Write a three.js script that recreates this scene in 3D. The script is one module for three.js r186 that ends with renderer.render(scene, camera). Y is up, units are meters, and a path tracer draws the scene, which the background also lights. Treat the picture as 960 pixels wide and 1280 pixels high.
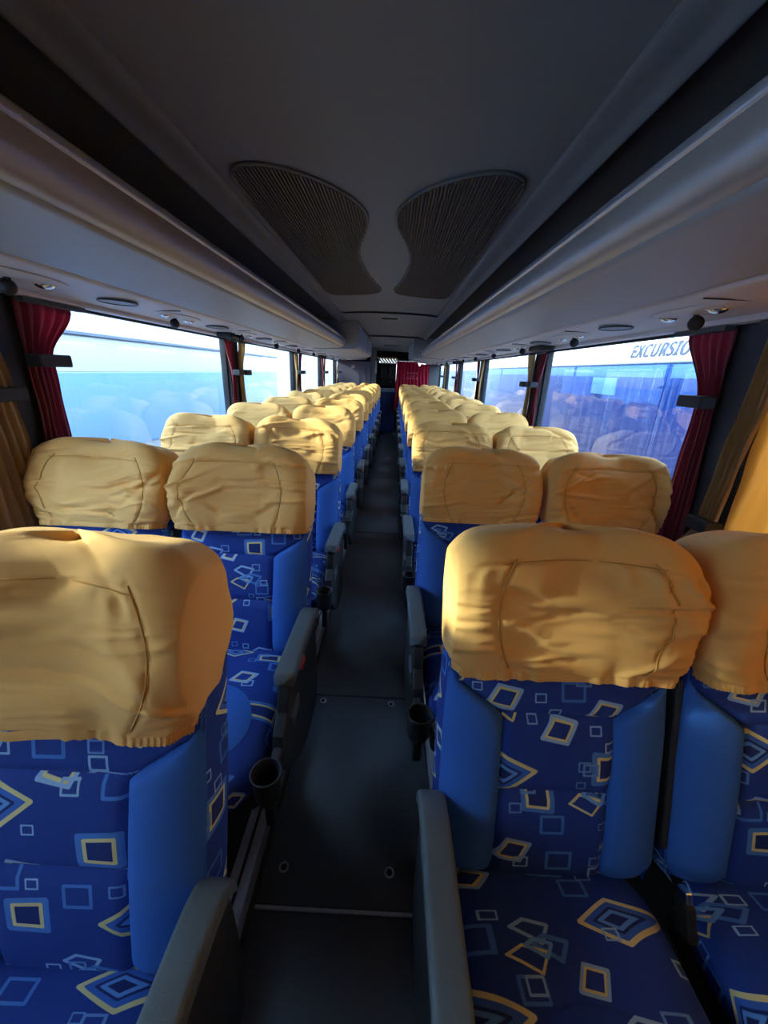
import * as THREE from 'three';
import { ImprovedNoise } from 'three/addons/math/ImprovedNoise.js';
import { RoundedBoxGeometry } from 'three/addons/geometries/RoundedBoxGeometry.js';
import { mergeGeometries } from 'three/addons/utils/BufferGeometryUtils.js';
import { FontLoader } from 'three/addons/loaders/FontLoader.js';
import { TextGeometry } from 'three/addons/geometries/TextGeometry.js';

// ------------------------------------------------------------------ camera, sky, sun, exposure
const scene = new THREE.Scene();
const renderer = new THREE.WebGLRenderer({ antialias: true });
renderer.toneMapping = THREE.LinearToneMapping;
renderer.toneMappingExposure = 4.6;
renderer.shadowMap.enabled = true;

const D2R = Math.PI / 180;
const camera = new THREE.PerspectiveCamera(106.03, 960 / 1280, 0.02, 400);
camera.position.set(0.07, 1.45, 0);
camera.rotation.order = 'YXZ';
camera.rotation.set(-20 * D2R, 0.6 * D2R, 2.4 * D2R);
scene.add(camera);

const sunDir = new THREE.Vector3(-1, 0.37, 0.12).normalize();   // towards the sun
scene.background = new THREE.Color().setRGB(0.95, 0.97, 1.0);      // even, hazy white-blue sky
scene.backgroundIntensity = 2.5;
const sun = new THREE.DirectionalLight(0xffe2b4, 5.4);
sun.position.set(sunDir.x * 40, sunDir.y * 40, sunDir.z * 40 - 5);
sun.target.position.set(0, 0, -5);
sun.castShadow = true;
sun.shadow.radius = 11;          // veiled sun: soft edges
Object.assign(sun.shadow.camera, { left: -20, right: 20, top: 20, bottom: -20, near: 1, far: 90 });
sun.shadow.mapSize.set(2048, 2048);
scene.add(sun, sun.target);

// ------------------------------------------------------------------ helpers
const noise3 = new ImprovedNoise();
const N = (x, y, z = 0) => noise3.noise(x, y, z);
function rng(seed) { let a = seed >>> 0; return () => { a = (a + 0x6D2B79F5) | 0; let t = Math.imul(a ^ (a >>> 15), 1 | a); t = (t + Math.imul(t ^ (t >>> 7), 61 | t)) ^ t; return ((t ^ (t >>> 14)) >>> 0) / 4294967296; }; }
const clamp = THREE.MathUtils.clamp, lerp = THREE.MathUtils.lerp, sst = THREE.MathUtils.smoothstep;
const taken = new Map();
function numbered(n) { const k = taken.get(n) || 0; taken.set(n, k + 1); return k ? `${n}_${String(k).padStart(3, '0')}` : n; }
function shadow(o) { o.castShadow = true; o.receiveShadow = true; return o; }
function mesh(name, geo, mat, parent) { const m = shadow(new THREE.Mesh(geo, mat)); m.name = name; if (parent) parent.add(m); return m; }
function thing(name, label, category, group, pos = [0, 0, 0]) {
  const g = new THREE.Group(); g.name = numbered(name); g.position.set(...pos);
  g.userData = { label, category }; if (group) g.userData.group = group; scene.add(g); return g;
}
function structure(name, label, category) { const g = new THREE.Group(); g.name = name; g.userData = { kind: 'structure', label, category }; scene.add(g); return g; }
function grid(fn, nu, nv, wrapU = false) {
  const pos = [], uv = [], idx = [], p = [0, 0, 0, 0, 0];
  for (let j = 0; j <= nv; j++) for (let i = 0; i <= nu; i++) { const q = fn(i / nu, j / nv); pos.push(q[0], q[1], q[2]); uv.push(q[3] ?? i / nu, q[4] ?? j / nv); }
  for (let j = 0; j < nv; j++) for (let i = 0; i < nu; i++) { const a = j * (nu + 1) + i, b = a + 1, c = a + nu + 1, d = c + 1; idx.push(a, b, d, a, d, c); }
  const g = new THREE.BufferGeometry();
  g.setAttribute('position', new THREE.Float32BufferAttribute(pos, 3));
  g.setAttribute('uv', new THREE.Float32BufferAttribute(uv, 2));
  g.setIndex(idx); g.computeVertexNormals();
  if (wrapU) { const n = g.attributes.normal; for (let j = 0; j <= nv; j++) { const a = j * (nu + 1), b = a + nu; const v = new THREE.Vector3().fromBufferAttribute(n, a).add(new THREE.Vector3().fromBufferAttribute(n, b)).normalize(); n.setXYZ(a, v.x, v.y, v.z); n.setXYZ(b, v.x, v.y, v.z); } }
  return g;
}
const rbox = (w, h, d, r = 0.004, x = 0, y = 0, z = 0, seg = 2) => new RoundedBoxGeometry(w, h, d, seg, Math.min(r, w / 2.01, h / 2.01, d / 2.01)).translate(x, y, z);
// box with faces x0..x1 and so on
const slab = (x0, x1, y0, y1, z0, z1, r = 0) => r ? rbox(Math.abs(x1 - x0), Math.abs(y1 - y0), Math.abs(z1 - z0), r, (x0 + x1) / 2, (y0 + y1) / 2, (z0 + z1) / 2) : new THREE.BoxGeometry(Math.abs(x1 - x0), Math.abs(y1 - y0), Math.abs(z1 - z0)).translate((x0 + x1) / 2, (y0 + y1) / 2, (z0 + z1) / 2);
function extrudeZ(pts, z0, z1, curve = 1) {     // closed outline in x, y swept along z
  const s = new THREE.Shape(pts.map(([x, y]) => new THREE.Vector2(x, y)));
  return new THREE.ExtrudeGeometry(s, { depth: z1 - z0, bevelEnabled: false, steps: curve }).translate(0, 0, z0);
}
function strip(pts, z0, z1, nz = 1) {            // open smooth profile in x, y swept along z, uv in metres
  const c = new THREE.CatmullRomCurve3(pts.map(([x, y]) => new THREE.Vector3(x, y, 0)), false, 'centripetal');
  const q = c.getSpacedPoints(pts.length * 6), len = c.getLength();
  return grid((u, v) => { const p = q[Math.round(u * (q.length - 1))]; return [p.x, p.y, lerp(z0, z1, v), u * len, lerp(z0, z1, v)]; }, q.length - 1, nz);
}
function tube(pts, r, seg = 24, rad = 8) { return new THREE.TubeGeometry(new THREE.CatmullRomCurve3(pts.map((p) => new THREE.Vector3(...p))), seg, r, rad, false); }
function bump(w, h, fn, rx = 1, ry = 1) {
  const d = new Uint8Array(w * h * 4);
  for (let y = 0; y < h; y++) for (let x = 0; x < w; x++) { const v = clamp(fn(x, y) * 255, 0, 255), i = (y * w + x) * 4; d[i] = d[i + 1] = d[i + 2] = v; d[i + 3] = 255; }
  const t = new THREE.DataTexture(d, w, h); t.wrapS = t.wrapT = THREE.RepeatWrapping; t.magFilter = THREE.LinearFilter; t.repeat.set(rx, ry); t.needsUpdate = true; return t;
}
function canvasTex(w, h, draw, rx = 1, ry = 1) {
  const c = document.createElement('canvas'); c.width = w; c.height = h; draw(c.getContext('2d'), w, h);
  const t = new THREE.CanvasTexture(c); t.colorSpace = THREE.SRGBColorSpace; t.wrapS = t.wrapT = THREE.RepeatWrapping; t.repeat.set(rx, ry); t.magFilter = THREE.LinearFilter; return t;
}

// ------------------------------------------------------------------ materials
const tile = (f) => (x, y) => f(x, y);
const r0 = rng(7);
const speck = Array.from({ length: 256 * 256 }, () => r0());
const weaveTex = bump(64, 64, (x, y) => 0.5 + 0.5 * Math.sin(x * Math.PI / 2) * Math.sin(y * Math.PI / 2), 160, 160);
const leatherTex = bump(256, 256, (x, y) => { const f = (s) => 0.5 + 0.5 * Math.sin(x * s * 0.1 + 3 * Math.sin(y * 0.0245 * s)); return 0.6 * speck[y * 256 + x] + 0.4 * speck[((y >> 1) << 1) * 256 + ((x >> 1) << 1)]; }, 9, 9);
const S = (o) => new THREE.MeshStandardMaterial(o), P = (o) => new THREE.MeshPhysicalMaterial(o);
const M = {
  cover: P({ color: 0xf0b86a, roughness: 0.82, bumpMap: weaveTex, bumpScale: 0.0003, side: THREE.DoubleSide, sheen: 0.25, sheenRoughness: 0.6, sheenColor: new THREE.Color(0xfff0c8) }),
  seam: S({ color: 0xc89448, roughness: 0.9 }),
  bluePlain: P({ color: 0x2e6ccc, roughness: 0.75, sheen: 0.35, sheenRoughness: 0.5, sheenColor: new THREE.Color(0x6fa0ff), bumpMap: weaveTex, bumpScale: 0.0002 }),
  shell: S({ color: 0x14305e, roughness: 0.85 }),
  armPad: S({ color: 0x5f6f79, roughness: 0.5, bumpMap: leatherTex, bumpScale: 0.0004 }),
  plastic: S({ color: 0x2c3339, roughness: 0.5, bumpMap: leatherTex, bumpScale: 0.0003 }),
  black: S({ color: 0x08090a, roughness: 0.6 }),
  steel: S({ color: 0x3a3f45, roughness: 0.4, metalness: 0.8 }),
  alu: S({ color: 0xb4bece, roughness: 0.42, metalness: 0.45 }),
  chrome: S({ color: 0xd4d8dc, roughness: 0.15, metalness: 1 }),
  red: S({ color: 0xc8303c, roughness: 0.45 }),
  floor: S({ color: 0x434f5a, roughness: 0.34, bumpMap: leatherTex, bumpScale: 0.0004 }),
  podium: S({ color: 0x23282c, roughness: 0.7 }),
  ceiling: S({ color: 0x72787a, roughness: 0.75 }),
  ceilingTrim: S({ color: 0x666c6e, roughness: 0.7 }),
  grille: S({ color: 0x4a4644, roughness: 0.7 }),
  rackDark: S({ color: 0x5a5c5d, roughness: 0.9 }),
  rack: S({ color: 0x8e9495, roughness: 0.5 }),
  rackLip: S({ color: 0x9c9994, roughness: 0.34, metalness: 0.25 }),
  lipRailHighlight: S({ color: 0xa2a6ac, roughness: 0.25, metalness: 0.4 }),  // paler and bluer than the lip: the rail's highlight put into its colour
  service: S({ color: 0xbab5b4, roughness: 0.5 }),
  wall: S({ color: 0x23252a, roughness: 0.85 }),
  pillar: S({ color: 0x2a2c32, roughness: 0.7 }),
  cabin: S({ color: 0x5c5868, roughness: 0.7 }),
  rubber: S({ color: 0x101114, roughness: 0.7 }),
  glass: P({ color: new THREE.Color(0.45, 0.68, 0.98), transmission: 1, thickness: 0, roughness: 0, ior: 1.55 }),
  glassTinted: P({ color: new THREE.Color(0.45, 0.68, 0.98), transmission: 1, thickness: 0, roughness: 0, ior: 1.95 }),
  glassDark: P({ color: new THREE.Color(0.22, 0.26, 0.28), transmission: 1, thickness: 0, roughness: 0, ior: 1.5 }),  // dark tint added to dim the bright rear openings
  burgundy: P({ color: 0x680f22, roughness: 0.9, side: THREE.DoubleSide, transmission: 0.16, thickness: 0 }),
  tan: P({ color: 0xa07c4a, roughness: 0.9, side: THREE.DoubleSide, transmission: 0.22, thickness: 0 }),
  sheer: P({ color: 0xf2ece2, roughness: 0.95, side: THREE.DoubleSide, transmission: 0.7, thickness: 0 }),
  orange: P({ color: 0xe08428, roughness: 0.95, side: THREE.DoubleSide, transmission: 0.6, thickness: 0 }),
  redCloth: P({ color: 0xa01036, roughness: 0.9, side: THREE.DoubleSide, transmission: 0.12, thickness: 0 }),
  busUpper: S({ color: 0xcdcdcd, roughness: 0.4 }),
  bulkhead: S({ color: 0x8e959e, roughness: 0.8 }),  // unseen front wall, made lighter to bounce light onto the seats
  busWhite: S({ color: 0xbcbdbe, roughness: 0.35 }),
  busBlue: S({ color: 0x7ca2da, roughness: 0.3 }),
  busLine: S({ color: 0x5c6470, roughness: 0.5 }),
  busGlass: P({ color: 0x203c78, roughness: 0.3, specularIntensity: 0.2 }),
  busGlassPale: P({ color: 0x3f62a0, roughness: 0.3, specularIntensity: 0.2 }),
  ground: S({ color: 0x8c8a86, roughness: 0.95 }),
  tyre: S({ color: 0x151515, roughness: 0.9 }),
};
// printed seat fabric: one tile is 0.62 m
const TILE = 0.54;
const printTex = canvasTex(1024, 1024, (c, W) => {
  c.fillStyle = '#153f9c'; c.fillRect(0, 0, W, W);
  const R = rng(31);
  for (let i = 0; i < 9000; i++) { c.fillStyle = R() < 0.5 ? 'rgba(10,30,90,0.25)' : 'rgba(40,90,190,0.16)'; c.fillRect(R() * W, R() * W, 3, 3); }
  const quad = (x, y, pts, col, lw, close = true) => { for (const ox of [-W, 0, W]) for (const oy of [-W, 0, W]) { c.beginPath(); pts.forEach(([a, b], i) => c[i ? 'lineTo' : 'moveTo'](x + ox + a, y + oy + b)); c.closePath(); c.strokeStyle = col; c.lineWidth = lw; c.lineJoin = 'round'; c.stroke(); } };
  const fill = (x, y, pts, col) => { for (const ox of [-W, 0, W]) for (const oy of [-W, 0, W]) { c.beginPath(); pts.forEach(([a, b], i) => c[i ? 'lineTo' : 'moveTo'](x + ox + a, y + oy + b)); c.closePath(); c.fillStyle = col; c.fill(); } };
  const sc = (p, k) => p.map(([a, b]) => [a * k, b * k]);
  const yel = '#e6dca0', pale = '#9cc8f4', mid = '#4a86dc', lo = '#2f62c0', deep = '#0e2a72';
  const diamond = (x, y, s, t = 0) => { const p = [[-s, s * 0.05 + t], [-s * 0.05, -s * 0.62], [s, -s * 0.12 - t], [s * 0.1, s * 0.62]]; fill(x, y, p, '#2a5cc4'); quad(x, y, p, yel, s * 0.13); quad(x, y, sc(p, 0.74), '#3a70d0', s * 0.16); quad(x, y, sc(p, 0.55), deep, s * 0.08); fill(x, y, sc(p, 0.5), '#3f78d8'); fill(x, y, sc(p, 0.3), deep); quad(x, y, sc(p, 0.4), '#63a0ea', s * 0.1); };
  const square = (x, y, s, a = 0.1) => { const p = [[-s, -s * 0.85 + a * s], [s * 0.95, -s * 0.9], [s, s * 0.8], [-s * 0.9, s * 0.85 - a * s]]; fill(x, y, p, '#10307e'); quad(x, y, p, mid, s * 0.34); quad(x, y, sc(p, 0.74), yel, s * 0.2); };
  const plainSq = (x, y, s, col = mid, lw = 0.26) => quad(x, y, [[-s, -s * 0.8], [s * 0.92, -s * 0.86], [s, s * 0.74], [-s * 0.92, s * 0.8]], col, s * lw);
  const cluster = (x, y, s) => { const p = [[-s, -s * 0.3], [-s * 0.3, -s * 0.75], [s, -s * 0.5], [s * 0.45, s * 0.4]]; quad(x, y, p, pale, s * 0.2); quad(x + s * 0.9, y + s * 0.75, sc(p, 0.95), mid, s * 0.24); quad(x - s * 0.35, y + s * 1.3, p, yel, s * 0.15); quad(x + s * 0.25, y + s * 0.75, sc(p, 0.7), '#6fb0f0', s * 0.2); };
  const parall = (x, y, s) => { const p = [[-s, s * 0.5], [-s * 0.35, -s * 0.7], [s, -s * 0.45], [s * 0.5, s * 0.75]]; quad(x, y, p, pale, s * 0.26); quad(x, y, sc(p, 0.8), yel, s * 0.14); };
  diamond(190, 200, 115); diamond(700, 560, 120, 6); diamond(240, 820, 112, -8); diamond(820, 60, 100, 4);
  square(510, 330, 62); square(70, 520, 60, -0.1); square(930, 800, 60); square(460, 900, 56, 0.16);
  cluster(720, 250, 62); cluster(400, 620, 60); cluster(60, 980, 56); cluster(660, 850, 60);
  parall(380, 90, 64); parall(900, 380, 62); parall(250, 420, 58); parall(560, 730, 52);
  for (const [x, y, s] of [[560, 130, 46], [930, 230, 44], [130, 350, 42], [600, 440, 44], [250, 640, 46], [860, 680, 44], [60, 730, 42], [520, 1000, 42], [370, 760, 36], [780, 950, 40]]) plainSq(x, y, s);
  for (let i = 0; i < 34; i++) { const x = R() * W, y = R() * W; plainSq(x, y, 16 + R() * 11, R() < 0.5 ? pale : '#6c9ce0', 0.3); }
}, 1 / TILE, 1 / TILE);
M.print = P({ map: printTex, roughness: 0.8, sheen: 0.3, sheenRoughness: 0.5, sheenColor: new THREE.Color(0x7090e0), bumpMap: weaveTex, bumpScale: 0.0002 });

// ------------------------------------------------------------------ the bus shell
const HW = 1.16, SKIN = 1.23, Y0 = 0.10, WINB = 0.86, WINT = 1.645, CEIL = 1.955;
const FRONT = 1.3, REAR = -10.6;
const sideName = (s) => (s < 0 ? 'left' : 'right');

// floor
{
  const f = structure('floor', 'dark grey vinyl aisle floor between the raised seat platforms', 'floor');
  const plate = (z0, z1, y = 0) => mesh('floor_plate', slab(-0.273, 0.273, y - 0.02, y, z0, z1, 0.004), M.floor, f);
  mesh('sub_floor', slab(-SKIN, SKIN, -0.16, -0.03, FRONT, REAR), M.podium, f);
  plate(FRONT, -0.643, -0.006);
  const hatch = plate(-0.646, -1.408, 0.004); hatch.name = 'floor_hatch'; hatch.userData.label = 'bolted floor hatch plate';
  mesh('joint_highlight', slab(-0.262, 0.262, -0.004, 0.0045, -0.636, -0.645, 0.002), M.alu, f);  // highlight along the hatch joint, made as a thin pale strip
  for (const z of [-1.416, -3.4, -5.4, -7.4]) plate(z, z === -7.4 ? -9.45 : z - (z > -2 ? 1.981 : 1.997), 0);
  for (const [x, z] of [[-0.2, -0.735], [0.125, -0.735], [-0.19, -1.375], [0.125, -1.375]]) {
    const b = mesh('bolt', new THREE.TorusGeometry(0.0125, 0.003, 8, 20).rotateX(Math.PI / 2).translate(x, 0.006, z), M.alu, f);
    mesh('bolt_socket', new THREE.CylinderGeometry(0.008, 0.008, 0.003, 6).translate(x, 0.0055, z), M.black, b);
  }
  for (const s of [-1, 1]) {
    mesh('seat_platform', slab(s * 0.292, s * HW, -0.03, Y0, FRONT, s < 0 ? -8.9 : -10.2, 0.003), M.podium, f);
    mesh('platform_riser', slab(s * 0.275, s * 0.292, -0.03, Y0 - 0.012, FRONT, -9.45), M.plastic, f);
  }
  // steps down to the rear stairwell
  for (let k = 0; k < 3; k++) mesh('step', slab(-0.3, 0.29, -0.03 - 0.0, -0.025 + 0.01 * k * 0, -9.46 - 0.3 * k, -9.75 - 0.3 * k, 0.003), M.black, f);
  f.children.forEach((c) => shadow(c));
}
for (const s of [-1, 1]) {
  const r = structure(`trim_${s < 0 ? 1 : 2}`, `aluminium seat rail along the ${s < 0 ? 'cabin' : 'curtain'} side edge of the aisle`, 'rail');
  mesh('rail_top', slab(s * 0.272, s * 0.325, Y0 - 0.004, Y0 + 0.006, FRONT, -9.45, 0.003), M.alu, r);
  mesh('rail_face', slab(s * 0.266, s * 0.273, 0.035, Y0 + 0.004, FRONT, -9.45, 0.002), M.alu, r);
  mesh('rail_groove', slab(s * 0.292, s * 0.300, Y0 + 0.004, Y0 + 0.0075, FRONT, -9.45), M.black, r);
  mesh('kick_strip', slab(s * 0.258, s * 0.274, 0.0, 0.034, FRONT, -9.45, 0.005), M.plastic, r);
}

// side walls with pillars; windows in the openings (F = distance ahead of the camera)
const PIL = [[1.16, 1.40], [3.06, 3.24], [5.08, 5.26], [6.94, 7.10], [8.66, 8.84]];
let winNo = 0;
const r1 = rng(99);
// dried drip marks on the glass: streaks with an outline of their own
function streakTex(seed, dens) {
  return canvasTex(512, 512, (c, W) => {
    c.fillStyle = '#000'; c.fillRect(0, 0, W, W); const R = rng(seed);
    for (let i = 0; i < dens; i++) { const x = R() * W, y = R() * W * 0.8 - 60, l = 60 + R() * 380, a = 0.05 + R() * 0.22; c.fillStyle = `rgba(255,255,255,${a})`; c.fillRect(x, y, 1 + R() * 2.4, l); }
    for (let i = 0; i < dens * 6; i++) { c.fillStyle = `rgba(255,255,255,${0.05 + R() * 0.2})`; c.fillRect(R() * W, R() * W, 1.5, 1 + R() * 4); }
  });
}
const dirt = [streakTex(5, 300), streakTex(9, 50)].map((t, i) => { t.colorSpace = THREE.NoColorSpace; return P({ color: 0xc9d4e4, roughness: 0.95, transmission: 0.5, thickness: 0, alphaMap: t, transparent: true, opacity: i ? 0.25 : 0.55, side: THREE.DoubleSide }); });
for (const s of [-1, 1]) {
  const w = structure(`wall_${sideName(s)}`, `${s < 0 ? 'cabin' : 'curtain'} side wall of the coach with dark pillars between windows`, 'wall');
  const x0 = s * HW, x1 = s * SKIN;
  mesh('lower_panel', slab(x0, x1, -0.16, WINB, FRONT, REAR), M.wall, w);
  mesh('header_panel', slab(x0, x1, WINT, 2.02, FRONT, REAR), M.rackDark, w);
  mesh('window_sill', slab(s * (HW - 0.006), x0, WINB - 0.03, WINB + 0.004, FRONT, REAR, 0.004), M.pillar, w);
  for (const [a, b] of PIL) mesh('pillar', slab(s * (HW - 0.002), x1, WINB, WINT, -(a === 1.16 && s < 0 ? 1.04 : a), -b, 0.006), M.pillar, w);
  mesh('pillar', slab(x0, x1, WINB, WINT, FRONT, 1.15), M.pillar, w);
  mesh('pillar', slab(x0, x1, WINB, WINT, -10.2, REAR), M.pillar, w);
  const spans = [[-1.15, PIL[0][0]]]; for (let i = 0; i < PIL.length; i++) spans.push([PIL[i][1], PIL[i + 1]?.[0] ?? 10.2]);
  spans.forEach(([a, b], i) => {
    const win = structure(`window_${++winNo}`, `coach side window ${i + 1} along the ${s < 0 ? 'cabin' : 'curtain'} side`, 'window');
    mesh('pane', new THREE.PlaneGeometry(b - a, WINT - WINB).rotateY(s < 0 ? Math.PI / 2 : -Math.PI / 2).translate(s * 1.195, (WINT + WINB) / 2, -(a + b) / 2), s > 0 ? M.glassTinted : M.glass, win);
    const fr = 0.018;
    mesh('window_gasket', mergeGeometries([slab(s * 1.18, s * 1.21, WINB, WINB + fr, -a, -b), slab(s * 1.18, s * 1.21, WINT - fr, WINT, -a, -b), slab(s * 1.18, s * 1.21, WINB, WINT, -a, -a - fr), slab(s * 1.18, s * 1.21, WINB, WINT, -b + fr, -b)]), M.rubber, win);
    if (i > 0 && i < 4) { const d = mesh('dried_drip_marks', new THREE.PlaneGeometry(b - a - 0.04, WINT - WINB - 0.04).rotateY(s < 0 ? Math.PI / 2 : -Math.PI / 2).translate(s * 1.199, (WINT + WINB) / 2, -(a + b) / 2), dirt[s > 0 ? 0 : 1], win); d.userData.kind = 'stuff'; }
  });
}
// front bulkhead behind the camera, rear wall
{
  const w = structure('wall_front', 'plain grey bulkhead behind the camera, colour lightened to bounce light', 'wall');
  mesh('panel', slab(-SKIN, SKIN, -0.16, 2.02, FRONT, FRONT + 0.06), M.bulkhead, w);
  const b = structure('wall_rear', 'dark rear wall of the coach with a high window strip', 'wall');
  mesh('lower_panel', slab(-SKIN, SKIN, -0.16, 1.0, REAR, REAR - 0.06), M.wall, b);
  mesh('middle_panel', slab(-SKIN, 0.12, 1.0, 1.66, REAR, REAR - 0.06), M.wall, b);
  mesh('side_panel', slab(1.0, SKIN, 1.0, 1.78, REAR, REAR - 0.06), M.wall, b);
  mesh('side_panel', slab(-SKIN, -0.32, 1.66, 1.78, REAR, REAR - 0.06), M.wall, b);
  mesh('upper_panel', slab(0.12, 1.0, 1.72, 1.78, REAR, REAR - 0.06), M.wall, b);
  mesh('upper_panel', slab(-SKIN, SKIN, 1.76, 2.02, REAR, REAR - 0.06), M.wall, b);
}

{
  const w = structure('window_13', 'rear window behind the red curtain, dark tint added to dim it', 'window');
  mesh('pane', new THREE.PlaneGeometry(0.88, 0.72).translate(0.56, 1.36, REAR - 0.03), M.glassDark, w);
  mesh('pane', new THREE.PlaneGeometry(0.44, 0.10).translate(-0.10, 1.71, REAR - 0.03), M.glassDark, w);
}
// ceiling: outer roof, centre panels with edge trims, the two speaker-like air grilles
const ZA = -4.0, ZB = -6.3;
{
  const c = structure('ceiling', 'grey moulded ceiling panels along the aisle', 'ceiling');
  mesh('roof', slab(-SKIN, SKIN, 2.02, 2.1, FRONT, REAR - 0.06), M.wall, c);
  const arch = (z0, z1, y, lift) => grid((u, v) => { const x = lerp(-0.462, 0.462, u); return [x, y + lift * (1 - (x / 0.462) ** 2), lerp(z0, z1, v), x, lerp(z0, z1, v)]; }, 24, 2);
  mesh('ceiling_panel', arch(FRONT, ZA, CEIL, 0.018), M.ceiling, c);
  mesh('ceiling_panel', arch(ZA - 0.006, ZB, CEIL - 0.012, 0.015), M.ceiling, c);
  mesh('ceiling_panel', arch(ZB - 0.006, REAR, CEIL - 0.03, 0.012), M.ceiling, c);
  for (const z of [ZA, ZB]) mesh('panel_joint', slab(-0.462, 0.462, CEIL + 0.02, CEIL + 0.025, z + 0.02, z - 0.03), M.black, c);
  for (const [x, z, w] of [[0.0, -4.35, 0.16], [0, -8.2, 0.3]]) mesh('ceiling_slot', rbox(w, 0.012, 0.05, 0.005, x, CEIL - (z < -7 ? 0.022 : 0.0), z), M.black, c);
  mesh('ceiling_lamp', rbox(0.16, 0.02, 0.09, 0.008, -0.02, CEIL - 0.02, -6.9), M.rack, c);
  for (const s of [-1, 1]) {
    const zEnd = s < 0 ? -4.6 : -6.4;
    const t = mesh('edge_trim', strip([[s * 0.448, CEIL + 0.016], [s * 0.452, CEIL - 0.006], [s * 0.462, CEIL - 0.012], [s * 0.498, CEIL - 0.025], [s * 0.522, CEIL - 0.042], [s * 0.528, CEIL - 0.038], [s * 0.53, CEIL + 0.0]], FRONT, zEnd), M.ceilingTrim, c); t.material = M.ceilingTrim;
    mesh('rack_roof', slab(s * 0.528, s * HW, CEIL - 0.01, CEIL + 0.01, FRONT, REAR), M.rackDark, c);
    // air grille: outline in plan (x across, F ahead)
    const X = (v) => s * v, outline = [[0.395, 1.30], [0.33, 1.28], [0.22, 1.34], [0.11, 1.47], [0.055, 1.62], [0.065, 1.78], [0.105, 1.98], [0.125, 2.2], [0.11, 2.5], [0.075, 2.78], [0.045, 2.98], [0.08, 3.08], [0.18, 3.13], [0.33, 3.14], [0.40, 3.10], [0.42, 2.6], [0.425, 2.0], [0.42, 1.5]];
    const curve = new THREE.CatmullRomCurve3(outline.map(([x, f]) => new THREE.Vector3(X(x), 0, -f)), true, 'centripetal'), q = curve.getSpacedPoints(120);
    const yAt = (x) => CEIL + 0.018 * (1 - (x / 0.462) ** 2);
    const g = mesh('air_grille', grid((u, v) => { const p = q[Math.round(u * 120)], cx = s * 0.25, cz = -2.1; const x = lerp(cx, p.x, v), z = lerp(cz, p.z, v); return [x, yAt(x) - 0.003, z, x, z]; }, 120, 3), M.grille, c);
    const rim = new THREE.CatmullRomCurve3(q.slice(0, 120).map((p) => new THREE.Vector3(p.x, yAt(p.x) - 0.004, p.z)), true);
    mesh('grille_rim', new THREE.TubeGeometry(rim, 160, 0.0055, 6, true), M.ceilingTrim, g);
    // fine ribs along the coach, cut to the outline
    const ribs = [];
    for (let x = 0.04; x < 0.43; x += 0.0105) {
      const cuts = []; for (let i = 0; i < 120; i++) { const a = q[i], b = q[i + 1], xa = Math.abs(a.x) - x, xb = Math.abs(b.x) - x; if (xa * xb < 0) cuts.push(lerp(a.z, b.z, xa / (xa - xb))); }
      cuts.sort((a, b) => a - b);
      for (let i = 0; i + 1 < cuts.length; i += 2) if (cuts[i + 1] - cuts[i] > 0.02) ribs.push(slab(s * x - 0.0022, s * x + 0.0022, yAt(x) - 0.011, yAt(x) - 0.002, cuts[i], cuts[i + 1]));
    }
    const rm = mesh('grille_ribs', mergeGeometries(ribs), M.grille, g); rm.userData.kind = 'stuff';
  }
}

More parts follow.
